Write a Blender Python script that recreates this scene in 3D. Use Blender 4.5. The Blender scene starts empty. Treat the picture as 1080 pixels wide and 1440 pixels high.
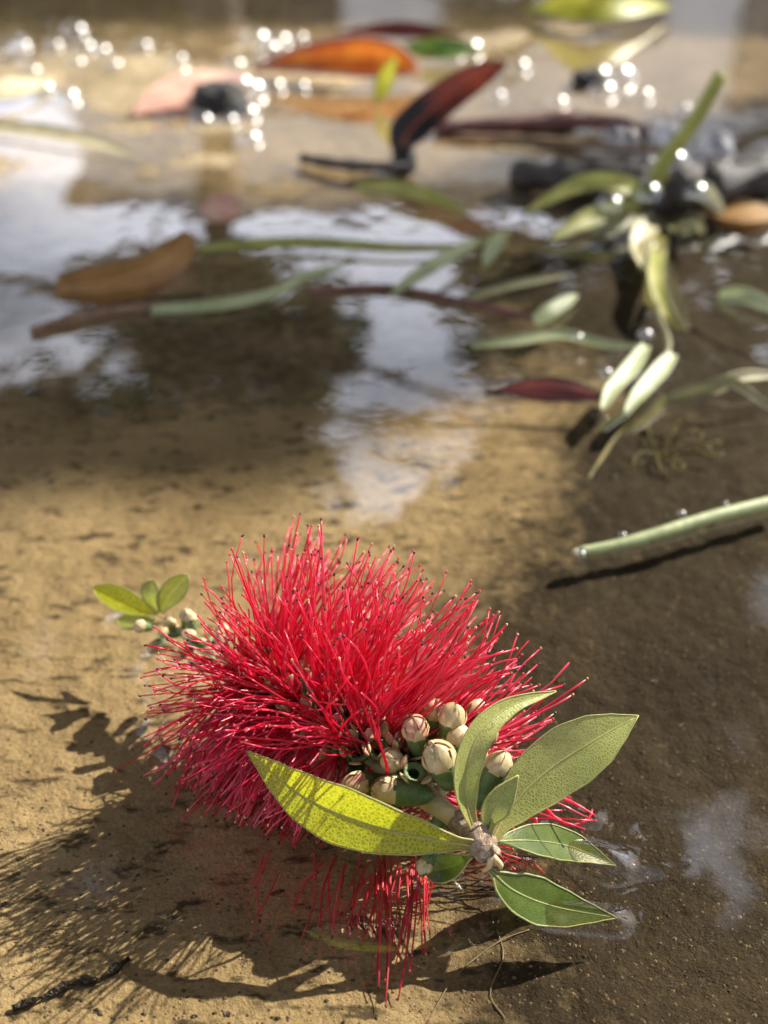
import bpy, math, random
import numpy as np
from mathutils import Vector, Matrix
random.seed(7); rng = np.random.default_rng(11)
SC = bpy.context.scene
C = SC.collection
R = math.radians

# ------------------------------------------------------------------ camera
CAM_H = 0.16; PITCH = R(35); TV = math.tan(R(22.5))
cam_d = bpy.data.cameras.new('camera'); cam = bpy.data.objects.new('camera', cam_d); C.objects.link(cam)
cam.location = (0, 0, CAM_H); cam.rotation_euler = (R(90) - PITCH, 0, 0)
cam_d.sensor_fit = 'VERTICAL'; cam_d.sensor_height = 24; cam_d.sensor_width = 18
cam_d.lens = 12 / TV
cam_d.clip_start = 0.005; cam_d.clip_end = 500
cam_d.dof.use_dof = True; cam_d.dof.focus_distance = 0.196; cam_d.dof.aperture_fstop = cam_d.lens / 3.2
SC.camera = cam
# ------------------------------------------------------------------ sky, sun, exposure
SUN_AZ = R(53); SUN_EL = R(39)          # azimuth measured to the right of +Y
SUN_DIR = Vector((math.sin(SUN_AZ) * math.cos(SUN_EL), math.cos(SUN_AZ) * math.cos(SUN_EL), math.sin(SUN_EL)))
world = bpy.data.worlds.new('World'); SC.world = world; world.use_nodes = True
wt = world.node_tree; wt.nodes.clear()
def wn(t, **k):
    n = wt.nodes.new(t)
    for a, b in k.items(): setattr(n, a, b)
    return n
sky = wn('ShaderNodeTexSky', sky_type='NISHITA', sun_disc=False, sun_elevation=SUN_EL, sun_rotation=SUN_AZ,
         air_density=1.0, dust_density=2.2, ozone_density=1.0)
tc = wn('ShaderNodeTexCoord'); mp = wn('ShaderNodeMapping'); mp.inputs['Scale'].default_value = (1, 1, 2.2)
cn = wn('ShaderNodeTexNoise'); cn.inputs['Scale'].default_value = 2.3; cn.inputs['Detail'].default_value = 7; cn.inputs['Roughness'].default_value = .58
cr = wn('ShaderNodeValToRGB'); cr.color_ramp.elements[0].position = .46; cr.color_ramp.elements[1].position = .66
mx = wn('ShaderNodeMix', data_type='RGBA'); mx.inputs[7].default_value = (16.5, 17.3, 20, 1)
bg = wn('ShaderNodeBackground'); bg.inputs['Strength'].default_value = .05
wo = wn('ShaderNodeOutputWorld')
L = wt.links.new
L(tc.outputs['Generated'], mp.inputs[0]); L(mp.outputs[0], cn.inputs['Vector']); sx_ = wn('ShaderNodeSeparateXYZ'); L(tc.outputs['Generated'], sx_.inputs[0])
lo_ = wn('ShaderNodeMapRange'); lo_.inputs[1].default_value = .75; lo_.inputs[2].default_value = .1; lo_.inputs[3].default_value = -.07; lo_.inputs[4].default_value = .30; L(sx_.outputs[2], lo_.inputs[0])
ad_ = wn('ShaderNodeMath', operation='ADD'); L(cn.outputs['Fac'], ad_.inputs[0]); L(lo_.outputs[0], ad_.inputs[1]); L(ad_.outputs[0], cr.inputs[0])
L(cr.outputs[0], mx.inputs[0]); L(sky.outputs[0], mx.inputs[6]); L(mx.outputs[2], bg.inputs[0]); L(bg.outputs[0], wo.inputs[0])
sun_d = bpy.data.lights.new('sun', 'SUN'); sun_d.energy = 5.0; sun_d.angle = R(.53); sun_d.color = (1, .95, .86)
sun = bpy.data.objects.new('sun', sun_d); C.objects.link(sun)
sun.rotation_euler = (-SUN_DIR).to_track_quat('-Z', 'Y').to_euler(); sun.location = (3, 4, 8)
SC.view_settings.view_transform = 'Standard'; SC.view_settings.look = 'None'; SC.view_settings.gamma = 1
SC.view_settings.exposure = 1.15
SC.render.engine = 'CYCLES'
cy = SC.cycles
cy.use_denoising = True; cy.max_bounces = 10; cy.transparent_max_bounces = 16; cy.diffuse_bounces = 3; cy.glossy_bounces = 4
cy.transmission_bounces = 6; cy.sample_clamp_indirect = 6; cy.sample_clamp_direct = 60; cy.caustics_reflective = False; cy.caustics_refractive = False

# ------------------------------------------------------------------ helpers
def px(x, y, z=0.0):
    """a point of the photograph (1080 x 1440) at height z above the water"""
    u = (x - 540) / 720 * TV; v = (720 - y) / 720 * TV
    d = Vector((u, math.cos(PITCH) + v * math.sin(PITCH), -math.sin(PITCH) + v * math.cos(PITCH)))
    return Vector((0, 0, CAM_H)) + d * ((z - CAM_H) / d.z)
def aim(x, y, D):
    """where a ray mirrored by the water at that point is, D metres away: for trees seen only as reflections"""
    p = px(x, y); d = Vector((p.x, p.y, CAM_H)).normalized()
    k = D / math.hypot(d.x, d.y)
    return Vector((d.x * k, d.y * k, d.z * k - CAM_H + .0))
def hash2(ix, iy, s):
    h = (ix * 374761393 + iy * 668265263 + s * 1442695041) & 0xFFFFFFFF
    h = ((h ^ (h >> 13)) * 1274126177) & 0xFFFFFFFF
    return ((h ^ (h >> 16)) & 0xFFFF) / 65535.0
def vnoise(x, y, s=0):
    ix = np.floor(x).astype(np.int64); iy = np.floor(y).astype(np.int64); fx = x - ix; fy = y - iy
    fx = fx * fx * (3 - 2 * fx); fy = fy * fy * (3 - 2 * fy)
    a = hash2(ix, iy, s); b = hash2(ix + 1, iy, s); c = hash2(ix, iy + 1, s); d = hash2(ix + 1, iy + 1, s)
    return (a * (1 - fx) + b * fx) * (1 - fy) + (c * (1 - fx) + d * fx) * fy
def fbm(x, y, o=4, s=0):
    t = 0; a = .5
    for i in range(o):
        t = t + a * vnoise(x, y, s + i); x = x * 2.03 + 11.3; y = y * 2.03 + 5.7; a *= .5
    return t
def spline(pts, n):
    P = [Vector(p) for p in pts]
    if len(P) == 2: return [P[0].lerp(P[1], i / (n - 1)) for i in range(n)]
    Q = [P[0] * 2 - P[1]] + P + [P[-1] * 2 - P[-2]]
    out = []
    for i in range(n):
        t = i / (n - 1) * (len(P) - 1); k = min(int(t), len(P) - 2); f = t - k
        a, b, c, d = Q[k:k + 4]
        out.append(.5 * ((2 * b) + (c - a) * f + (2 * a - 5 * b + 4 * c - d) * f * f + (3 * b - a - 3 * c + d) * f ** 3))
    return out
def interp(prof, t):
    for (a, x), (b, y) in zip(prof, prof[1:]):
        if t <= b:
            f = (t - a) / max(b - a, 1e-9); f = f * f * (3 - 2 * f) * .35 + f * .65
            return x + (y - x) * f
    return prof[-1][1]

class MB:
    def __init__(s): s.v = []; s.f = []; s.m = []; s.uv = []
    def add(s, v, f, m=0, uv=None):
        b = len(s.v); s.v += [tuple(p) for p in v]; s.f += [tuple(i + b for i in q) for q in f]; s.m += [m] * len(f)
        s.uv += list(uv) if uv else [(0, 0)] * len(v)
    def tube(s, pts, rad, sides=6, m=0, cap=True, squash=1.0):
        n = len(pts); pts = [Vector(p) for p in pts]; ref = None; vs = []; uv = []
        for i, p in enumerate(pts):
            t = (pts[min(i + 1, n - 1)] - pts[max(i - 1, 0)]).normalized()
            if ref is None:
                ref = t.cross(Vector((0, 0, 1)));
                if ref.length < 1e-3: ref = t.cross(Vector((1, 0, 0)))
                ref.normalize()
            ref = (ref - t * ref.dot(t)).normalized(); b = t.cross(ref)
            r = rad(i / (n - 1)) if callable(rad) else rad
            for k in range(sides):
                a = 2 * math.pi * k / sides
                vs.append(p + (ref * math.cos(a) + b * math.sin(a) * squash) * r); uv.append((i / (n - 1), k / sides))
        fs = [(i * sides + k, i * sides + (k + 1) % sides, (i + 1) * sides + (k + 1) % sides, (i + 1) * sides + k) for i in range(n - 1) for k in range(sides)]
        if cap: fs += [tuple(range(sides))[::-1], tuple((n - 1) * sides + k for k in range(sides))]
        s.add(vs, fs, m, uv)
    def ball(s, c, r, m=0, seg=10, rings=7, mat=None, jit=0):
        vs = []; fs = []; c = Vector(c)
        r = Vector((r, r, r)) if not hasattr(r, '__len__') else Vector(r)
        for i in range(rings + 1):
            th = math.pi * i / rings
            for k in range(seg):
                ph = 2 * math.pi * k / seg
                j = 1 + random.uniform(-jit, jit)
                q = Vector((math.sin(th) * math.cos(ph) * r.x * j, math.sin(th) * math.sin(ph) * r.y * j, math.cos(th) * r.z * j))
                vs.append(c + (mat @ q if mat else q))
        for i in range(rings):
            for k in range(seg):
                fs.append((i * seg + k, (i + 1) * seg + k, (i + 1) * seg + (k + 1) % seg, i * seg + (k + 1) % seg))
        s.add(vs, fs, m)
    def lathe(s, prof, frame, m=0, seg=12, wob=0):
        """profile of (radius, height) about frame's z axis"""
        vs = []; n = len(prof)
        for i, (r, h) in enumerate(prof):
            for k in range(seg):
                a = 2 * math.pi * k / seg; rr = r * (1 + wob * math.sin(5 * a) * (i / n))
                vs.append(frame @ Vector((rr * math.cos(a), rr * math.sin(a), h)))
        s.add(vs, [(i * seg + k, i * seg + (k + 1) % seg, (i + 1) * seg + (k + 1) % seg, (i + 1) * seg + k) for i in range(n - 1) for k in range(seg)], m)
    def box(s, lo, hi, m=0):
        x0, y0, z0 = lo; x1, y1, z1 = hi
        s.add([(x0, y0, z0), (x1, y0, z0), (x1, y1, z0), (x0, y1, z0), (x0, y0, z1), (x1, y0, z1), (x1, y1, z1), (x0, y1, z1)],
              [(3, 2, 1, 0), (4, 5, 6, 7), (0, 1, 5, 4), (1, 2, 6, 5), (2, 3, 7, 6), (3, 0, 4, 7)], m)
    def mesh(s, name, mats, smooth=True):
        me = bpy.data.meshes.new(name); me.from_pydata(s.v, [], s.f)
        for m in (mats if isinstance(mats, (list, tuple)) else [mats]): me.materials.append(m)
        me.polygons.foreach_set('material_index', s.m)
        me.polygons.foreach_set('use_smooth', [smooth] * len(s.f))
        u = me.uv_layers.new(name='UVMap'); li = np.zeros(len(me.loops), dtype=np.int32); me.loops.foreach_get('vertex_index', li)
        u.data.foreach_set('uv', np.array(s.uv, dtype=np.float32)[li].ravel())
        me.update(); return me
    def build(s, name, mats, parent=None, smooth=True):
        o = bpy.data.objects.new(name, s.mesh(name, mats, smooth)); C.objects.link(o)
        if parent:
            o.parent = parent; o.matrix_parent_inverse = Matrix.Translation(parent.location).inverted()
        return o
def tag(o, label=None, cat=None, group=None, kind=None):
    if label: o['label'] = label
    if cat: o['category'] = cat
    if group: o['group'] = group
    if kind: o['kind'] = kind
    return o
def thing(name, label, cat, loc, group=None):
    o = bpy.data.objects.new(name, None); C.objects.link(o); o.location = loc; o.empty_display_size = .01
    return tag(o, label, cat, group)
def frame_z(p, z, x=None):
    z = Vector(z).normalized(); x = Vector(x) if x else (Vector((0, 0, 1)) if abs(z.z) < .9 else Vector((1, 0, 0)))
    y = z.cross(x).normalized(); x = y.cross(z)
    m = Matrix((x, y, z)).transposed().to_4x4(); m.translation = p
    return m

# ------------------------------------------------------------------ materials
class NT:
    def __init__(s, name):
        s.m = bpy.data.materials.new(name); s.m.use_nodes = True; s.t = s.m.node_tree; s.t.nodes.clear()
        s.out = s.n('ShaderNodeOutputMaterial')
    def n(s, t, ins=None, **k):
        nd = s.t.nodes.new(t)
        for a, b in k.items(): setattr(nd, a, b)
        for a, b in (ins or {}).items():
            if hasattr(b, 'links') or isinstance(b, bpy.types.NodeSocket): s.t.links.new(b, nd.inputs[a])
            else: nd.inputs[a].default_value = b
        return nd
    def coord(s, kind='Object', scale=1):
        c = s.n('ShaderNodeTexCoord').outputs[kind]
        if scale != 1:
            c = s.n('ShaderNodeMapping', {'Vector': c, 'Scale': scale if hasattr(scale, '__len__') else (scale,) * 3}).outputs[0]
        return c
    def noise(s, vec, scale, detail=4, rough=.55):
        return s.n('ShaderNodeTexNoise', {'Vector': vec, 'Scale': scale, 'Detail': detail, 'Roughness': rough}).outputs['Fac']
    def ramp(s, fac, *els):
        r = s.n('ShaderNodeValToRGB', {0: fac}); e = r.color_ramp.elements
        while len(e) < len(els): e.new(.5)
        for q, (p, c) in zip(e, els):
            q.position = p; q.color = (*c, 1) if hasattr(c, '__len__') else (c, c, c, 1)
        return r.outputs[0]
    def mix(s, f, a, b, mode='MIX'):
        nd = s.n('ShaderNodeMix', data_type='RGBA', blend_type=mode)
        for i, v in ((0, f), (6, a), (7, b)):
            if isinstance(v, bpy.types.NodeSocket): s.t.links.new(v, nd.inputs[i])
            else: nd.inputs[i].default_value = (*v, 1) if hasattr(v, '__len__') else v
        return nd.outputs[2]
    def bump(s, h, strength=.5, dist=.0005):
        return s.n('ShaderNodeBump', {'Height': h, 'Strength': strength, 'Distance': dist}).outputs[0]
    def pbr(s, **k):
        ins = {}
        for a, b in k.items():
            a = {'col': 'Base Color', 'rough': 'Roughness', 'spec': 'Specular IOR Level', 'nrm': 'Normal', 'sss': 'Subsurface Weight', 'coat': 'Coat Weight', 'metal': 'Metallic', 'ior': 'IOR'}[a]
            if isinstance(b, tuple) and len(b) == 3 and a == 'Base Color': b = (*b, 1)
            ins[a] = b
        return s.n('ShaderNodeBsdfPrincipled', ins).outputs[0]
    def end(s, sh): s.t.links.new(sh, s.out.inputs['Surface']); return s.m

def leaf_mat(name, lo, mid, hi, transl=.4, tcol=None, rough=.42, cell=110, fleck=.5, base_col=None, base_to=.22, base_from=.02, spec=.5, relief=.28):
    """leaf blade: UV x runs along the leaf, y across; oil-gland network, midrib and stalk colour"""
    t = NT(name); uv = t.coord('UV'); ob = t.coord('Object')
    big = t.noise(ob, 90, 3); fine = t.noise(ob, 700, 3)
    vor = t.n('ShaderNodeTexVoronoi', {'Vector': ob, 'Scale': cell * 18.0}, feature='DISTANCE_TO_EDGE').outputs['Distance']
    net = t.ramp(vor, (.02, 1.0), (.22, 0.0))
    c = t.ramp(big, (.3, lo), (.5, mid), (.72, hi))
    net2 = t.n('ShaderNodeMath', {0: net, 1: fleck}, operation='MULTIPLY').outputs[0]
    c = t.mix(net2, c, tuple(min(1, v * 1.9 + .02) for v in hi))
    c = t.mix(.25, c, t.ramp(fine, (.3, .25), (.7, .8)), 'SOFT_LIGHT')
    sp = t.noise(ob, 330, 4, .6)
    c = t.mix(t.ramp(sp, (.66, 0.0), (.72, .6)), c, (.16, .10, .035))
    sx = t.n('ShaderNodeSeparateXYZ', {0: uv})
    if base_col:
        c = t.mix(t.ramp(sx.outputs[0], (base_from, 1.0), (base_to, 0.0)), c, base_col)
    # side veins
    w = t.n('ShaderNodeMath', {0: sx.outputs[1], 1: .5}, operation='SUBTRACT').outputs[0]
    w = t.n('ShaderNodeMath', {0: w}, operation='ABSOLUTE').outputs[0]
    rib = t.ramp(w, (.0, 1.0), (.035, 0.0))
    c = t.mix(t.n('ShaderNodeMath', {0: rib, 1: .55}, operation='MULTIPLY').outputs[0], c, tuple(min(1, v * 1.7 + .03) for v in hi))
    b = t.bump(net, relief, .00012)
    p = t.pbr(col=c, rough=rough, nrm=b, spec=spec)
    if transl:
        tr = t.n('ShaderNodeBsdfTranslucent', {'Color': t.mix(1.0, c, tcol or (1, 1, .5), 'MULTIPLY'), 'Normal': b}).outputs[0]
        gain = t.n('ShaderNodeAddShader')
        ms = t.n('ShaderNodeMixShader', {0: transl}); t.t.links.new(p, ms.inputs[1]); t.t.links.new(tr, ms.inputs[2])
        return t.end(ms.outputs[0])
    return t.end(p)
def plain(name, a, b, rough=.5, scale=200, bump=.3, dist=.0003, transl=0, spec=.5, coat=0, stretch=(1, 1, 1)):
    t = NT(name); v = t.coord('Object', stretch)
    n1 = t.noise(v, scale, 5); n2 = t.noise(v, scale * 5, 3)
    c = t.ramp(n1, (.32, a), (.68, b))
    bm = t.bump(t.n('ShaderNodeMath', {0: n1, 1: n2}, operation='ADD').outputs[0], bump, dist)
    p = t.pbr(col=c, rough=rough, nrm=bm, spec=spec, coat=coat)
    if transl:
        tr = t.n('ShaderNodeBsdfTranslucent', {'Color': c}).outputs[0]
        ms = t.n('ShaderNodeMixShader', {0: transl}); t.t.links.new(p, ms.inputs[1]); t.t.links.new(tr, ms.inputs[2]); p = ms.outputs[0]
    return t.end(p)

def bed_mat():
    t = NT('wet_mud'); v = t.coord('Object')
    at = t.n('ShaderNodeAttribute', attribute_name='silt_and_shade').outputs['Fac']
    n1 = t.noise(v, 28, 6, .6); n2 = t.noise(v, 240, 5, .65); n3 = t.noise(v, 1300, 4, .7)
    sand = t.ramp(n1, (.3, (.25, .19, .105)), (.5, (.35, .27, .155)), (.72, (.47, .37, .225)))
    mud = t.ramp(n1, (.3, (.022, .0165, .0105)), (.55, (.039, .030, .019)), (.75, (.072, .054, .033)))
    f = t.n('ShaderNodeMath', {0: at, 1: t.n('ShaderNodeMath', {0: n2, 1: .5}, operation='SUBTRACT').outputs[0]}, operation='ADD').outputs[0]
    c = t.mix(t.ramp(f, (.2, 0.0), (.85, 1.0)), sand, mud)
    # dark silt flecks stretched sideways
    sv = t.coord('Object', (140, 330, 200))
    fl = t.noise(sv, 1, 3, .6)
    c = t.mix(t.ramp(fl, (.55, 0.0), (.66, .85)), c, (.035, .026, .017))
    c = t.mix(.35, c, t.ramp(n3, (.3, .12), (.7, .88)), 'OVERLAY')
    # a few pale grit grains
    vo = t.n('ShaderNodeTexVoronoi', {'Vector': v, 'Scale': 420.0}).outputs['Distance']
    c = t.mix(t.ramp(vo, (.05, .35), (.12, 0.0)), c, (.30, .24, .165))
    h = t.n('ShaderNodeMath', {0: n2, 1: t.n('ShaderNodeMath', {0: n3, 1: .5}, operation='MULTIPLY').outputs[0]}, operation='ADD').outputs[0]
    b = t.bump(h, .9, .0013)
    return t.end(t.pbr(col=c, rough=t.ramp(n2, (.3, .42), (.7, .75)), nrm=b, spec=.12))
def water_mat():
    t = NT('puddle_water'); v = t.coord('Object', (1, .8, 1))
    n1 = t.noise(v, 26, 2, .5); n2 = t.noise(v, 120, 2, .5)
    h = t.n('ShaderNodeMath', {0: n1, 1: t.n('ShaderNodeMath', {0: n2, 1: .10}, operation='MULTIPLY').outputs[0]}, operation='ADD').outputs[0]
    b = t.bump(h, .13, .0022)
    fc = t.n('ShaderNodeLayerWeight', {'Blend': .5, 'Normal': b}).outputs['Facing']
    fr = t.n('ShaderNodeMath', {0: fc, 1: 3.0}, operation='POWER').outputs[0]
    fr = t.n('ShaderNodeMath', {0: fr, 1: .92, 2: .068}, operation='MULTIPLY_ADD').outputs[0]
    tr = t.n('ShaderNodeBsdfTransparent', {'Color': (.93, .88, .78, 1)}).outputs[0]
    gl = t.n('ShaderNodeBsdfGlossy', {'Color': (1, 1, 1, 1), 'Roughness': .012, 'Normal': b}).outputs[0]
    ms = t.n('ShaderNodeMixShader', {0: fr}); t.t.links.new(tr, ms.inputs[1]); t.t.links.new(gl, ms.inputs[2])
    return t.end(ms.outputs[0])
def drop_mat():
    t = NT('water_drop')
    fc = t.n('ShaderNodeLayerWeight', {'Blend': .5}).outputs['Facing']
    fr = t.n('ShaderNodeMath', {0: fc, 1: 4}, operation='POWER').outputs[0]
    fr = t.n('ShaderNodeMath', {0: fr, 1: .85, 2: .15}, operation='MULTIPLY_ADD').outputs[0]
    tr = t.n('ShaderNodeBsdfTransparent', {'Color': (.95, .96, .97, 1)}).outputs[0]
    gl = t.n('ShaderNodeBsdfGlossy', {'Color': (1, 1, 1, 1), 'Roughness': .30}).outputs[0]
    ms = t.n('ShaderNodeMixShader', {0: fr}); t.t.links.new(tr, ms.inputs[1]); t.t.links.new(gl, ms.inputs[2])
    return t.end(ms.outputs[0])
def stamen_mat():
    t = NT('stamen_red'); uv = t.coord('UV'); ob = t.coord('Object')
    n = t.noise(ob, 420, 3); sx = t.n('ShaderNodeSeparateXYZ', {0: uv})
    c = t.ramp(sx.outputs[1], (.0, (.40, .006, .030)), (.35, (.70, .020, .080)), (.75, (.82, .060, .15)), (1.0, (.90, .22, .31)))
    c = t.mix(t.n('ShaderNodeMath', {0: n, 1: .5}, operation='MULTIPLY').outputs[0], c, (.46, .008, .032))
    c = t.mix(t.ramp(sx.outputs[0], (.0, .45), (.16, 0.0)), c, (.86, .34, .30))
    p = t.pbr(col=c, rough=.28, spec=.8)
    tr = t.n('ShaderNodeBsdfTranslucent', {'Color': (.95, .035, .12, 1)}).outputs[0]
    ms = t.n('ShaderNodeMixShader', {0: .46}); t.t.links.new(p, ms.inputs[1]); t.t.links.new(tr, ms.inputs[2])
    return t.end(ms.outputs[0])

M = {}
M['bed'] = bed_mat(); M['water'] = water_mat(); M['drop'] = drop_mat(); M['stamen'] = stamen_mat()
M['anther_dark'] = plain('anther_dark', (.02, .006, .008), (.06, .012, .015), .5, 900)
M['anther_pale'] = plain('anther_pale', (.50, .20, .08), (.66, .42, .20), .5, 900)
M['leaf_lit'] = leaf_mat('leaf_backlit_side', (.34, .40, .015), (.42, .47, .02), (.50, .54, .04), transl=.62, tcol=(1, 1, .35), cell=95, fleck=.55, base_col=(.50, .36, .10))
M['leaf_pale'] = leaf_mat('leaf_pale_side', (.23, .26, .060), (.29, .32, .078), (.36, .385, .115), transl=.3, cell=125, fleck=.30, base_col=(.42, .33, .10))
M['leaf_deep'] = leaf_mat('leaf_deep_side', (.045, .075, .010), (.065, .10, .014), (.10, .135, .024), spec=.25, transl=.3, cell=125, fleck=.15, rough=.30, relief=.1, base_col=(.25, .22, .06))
M['leaf_young'] = leaf_mat('leaf_young', (.22, .26, .04), (.30, .33, .06), (.40, .40, .12), transl=.4, cell=120, fleck=.2)
M['leaf_edge'] = plain('leaf_edge', (.36, .36, .10), (.50, .46, .18), .45, 500, transl=.3)
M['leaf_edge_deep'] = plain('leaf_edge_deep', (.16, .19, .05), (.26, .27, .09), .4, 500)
M['calyx'] = plain('calyx_green', (.055, .105, .022), (.135, .19, .06), .5, 420, .8, .0003)
M['petal'] = plain('petal_cream', (.34, .30, .11), (.74, .58, .36), .45, 520, .2, .0002, transl=.25)
M['petal_pink'] = plain('petal_pink', (.46, .17, .12), (.70, .48, .30), .45, 420, .2, .0002, transl=.25)
M['sepal'] = plain('sepal_tip', (.45, .30, .14), (.62, .48, .26), .5, 300)
M['rachis'] = plain('rachis_cream', (.52, .42, .22), (.70, .58, .36), .6, 400, .6, .0004)
M['bark'] = plain('twig_bark', (.22, .125, .07), (.66, .51, .36), .8, 900, 1.0, .0008)

# ------------------------------------------------------------------ ground and water
def lines(a, b, step0, rate, far):
    """dense lines from a to b, step growing with distance, then coarse ones out to far"""
    out = [a]; s = step0
    while out[-1] < b: out.append(out[-1] + max(step0, rate * out[-1]))
    s = out[-1] - out[-2]
    while out[-1] < far: s *= 1.35; out.append(out[-1] + s)
    return out
def xlines(half, step0, rate, far):
    p = [0.0]; s = step0
    while p[-1] < half: p.append(p[-1] + max(step0, rate * p[-1]))
    s = p[-1] - p[-2]
    while p[-1] < far: s *= 1.35; p.append(p[-1] + s)
    return [-q for q in p[:0:-1]] + p
def sstep(a, b, x): t = np.clip((x - a) / (b - a), 0, 1); return t * t * (3 - 2 * t)
def bed_height(X, Y):
    z = -.0075 + (fbm(X * 14, Y * 14, 3, 3) - .44) * .006 + (fbm(X * 90, Y * 90, 3, 9) - .44) * .0016 + (fbm(X * 420, Y * 420, 3, 17) - .44) * .0009
    near = sstep(.150, .095, Y) * sstep(.03, -.02, X)
    z = z + near * .0025 + .003 * sstep(.0, .04, X) * sstep(.17, .2, Y) * sstep(.30, .25, Y)
    # damp sand bank across the back of the puddle
    w = fbm(X * 9, Y * 9, 3, 31) - .44
    bank = sstep(.355, .47, Y + w * .10) * sstep(.78, .62, Y + w * .12) * sstep(.26, .02, X + w * .25)
    z = z + bank * .0076
    shelf = sstep(.60, .9, Y) * .004
    z = z - sstep(.62, .8, Y) * .002
    far = np.hypot(X, Y)
    z = z + sstep(1.0, 2.2, far) * .035 + sstep(2, 12, far) * (.1 + .15 * fbm(X * .3, Y * .3, 3, 5))
    return z
def grid(name, xs, ys, zf, mat, attr=None):
    X, Y = np.meshgrid(np.array(xs), np.array(ys)); Z = zf(X, Y)
    nx, ny = len(xs), len(ys)
    me = bpy.data.meshes.new(name); me.vertices.add(nx * ny)
    me.vertices.foreach_set('co', np.stack([X, Y, Z], -1).astype(np.float32).ravel())
    i = np.arange(nx * ny).reshape(ny, nx)
    q = np.stack([i[:-1, :-1], i[:-1, 1:], i[1:, 1:], i[1:, :-1]], -1).reshape(-1, 4)
    me.loops.add(q.size); me.loops.foreach_set('vertex_index', q.ravel().astype(np.int32))
    me.polygons.add(len(q)); me.polygons.foreach_set('loop_start', np.arange(0, q.size, 4, dtype=np.int32))
    me.update(calc_edges=True); me.polygons.foreach_set('use_smooth', [True] * len(q))
    me.materials.append(mat)
    if attr:
        a = me.attributes.new(attr[0], 'FLOAT', 'POINT'); a.data.foreach_set('value', attr[1](X, Y).astype(np.float32).ravel())
    o = bpy.data.objects.new(name, me); C.objects.link(o); return o
def silt_and_shade(X, Y):
    """dark mud settled on the right hand side of the puddle; tree shade and dark reflections painted in behind the flower and far back; sand elsewhere"""
    w = (fbm(X * 22, Y * 22, 4, 41) - .47) * .06
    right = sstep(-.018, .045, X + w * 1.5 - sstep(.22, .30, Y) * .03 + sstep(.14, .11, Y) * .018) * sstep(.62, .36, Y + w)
    tree_shade = sstep(.268, .30, Y + w * .6) * sstep(.40, .34, Y + w) * sstep(-.13, -.06, X + w)  # tree shade and the dark mirrored crown put into the bed colour
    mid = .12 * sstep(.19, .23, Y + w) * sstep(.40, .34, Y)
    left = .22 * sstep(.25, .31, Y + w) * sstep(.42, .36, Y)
    back = .75 * sstep(.60, .72, Y + w * 2)  # dark far reflections put into the bed colour
    return np.clip(np.maximum.reduce([right * .95, tree_shade * .6, left, back, mid]), 0, 1)
ys = [-40, -12, -4, -1.5, -.5, -.15, -.02, .03, .06] + lines(.085, .95, .0006, .0042, 70)
xs = xlines(.34, .0008, .009, 70)
bed = grid('ground', xs, ys, bed_height, M['bed'], ('silt_and_shade', silt_and_shade)); tag(bed, kind='structure')

# the water's skin lifts in a small meniscus where things break it
MENISCUS = []      # (x, y, radius, height)
def water_height(X, Y):
    z = np.zeros_like(X)
    for (x, y, r, h) in MENISCUS:
        z = z + h * np.exp(-((X - x) ** 2 + (Y - y) ** 2) / (r * r))
    return z

# ------------------------------------------------------------------ trees and building mirrored in the puddle, and unseen trees added for shade
M['tree_bark'] = plain('tree_bark', (.07, .05, .035), (.16, .125, .09), .9, 14, .8, .02)
M['tree_leaf'] = plain('tree_leaf', (.022, .040, .012), (.055, .08, .022), .5, 3, .0, .001, transl=.25)
M['tree_leaf_olive'] = plain('tree_leaf_olive', (.035, .045, .016), (.075, .085, .03), .5, 3, .0, .001, transl=.25)
def tree(label, base, height, clumps, leaf, leaf_len=.13, per=420, lean=(0, 0), every=1, thin=1.0):
    """clumps: (centre, radius) in world space; limbs run from the trunk to each clump"""
    b = Vector(base); root = thing('tree', label, 'tree', b, 'trees reflected in the puddle')
    top = b + Vector((lean[0], lean[1], height))
    m = MB(); axis = spline([b - Vector((0, 0, .1)), b.lerp(top, .35) + Vector((.06, .03, 0)), b.lerp(top, .7) - Vector((.05, 0, 0)), top], 16)
    r0 = .035 * height
    m.tube(axis, lambda t: r0 * (1.15 - .85 * t) * (1 + .5 * max(0, .08 - t) * 10), 10)
    m.build('trunk', M['tree_bark'], root)
    for c, r in clumps[::every]:
        c = Vector(c); k = min(range(len(axis)), key=lambda i: abs(axis[i].z - (c.z - (c - axis[i]).length * .35)))
        s = axis[k]; mid = s.lerp(c, .5) + Vector((0, 0, -.06 * (c - s).length))
        l = MB(); rr = r0 * .32 * thin
        l.tube(spline([s, mid, c], 8), lambda t: rr * (1 - .8 * t) + .006, 6)
        for j in range(5):
            d = Vector((random.gauss(0, 1), random.gauss(0, 1), random.gauss(0, .8))).normalized() * r * .8
            l.tube([c.lerp(s, .25), c + d * .5, c + d], lambda t: rr * .22 * (1 - .7 * t) + .003, 4)
        l.build('limb', M['tree_bark'], root)
    v = []; f = []
    for c, r in clumps:
        c = Vector(c)
        for j in range(int(per)):
            d = Vector((random.gauss(0, 1), random.gauss(0, 1), random.gauss(0, .85)))
            d = d.normalized() * r * (random.random() ** .45) * (.75 + .5 * random.random())
            p = c + d; a = Vector((random.gauss(0, 1), random.gauss(0, 1), random.gauss(-.3, .7))).normalized() * leaf_len * random.uniform(.6, 1.2)
            n = a.cross(Vector((random.gauss(0, 1), random.gauss(0, 1), random.gauss(0, 1)))).normalized() * leaf_len * .2
            k = len(v); v += [tuple(p), tuple(p + a * .5 + n), tuple(p + a), tuple(p + a * .5 - n)]; f.append((k, k + 1, k + 2, k + 3))
    cm = MB(); cm.add(v, f); cm.build('crown', leaf, root, smooth=False)
    return root
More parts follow.
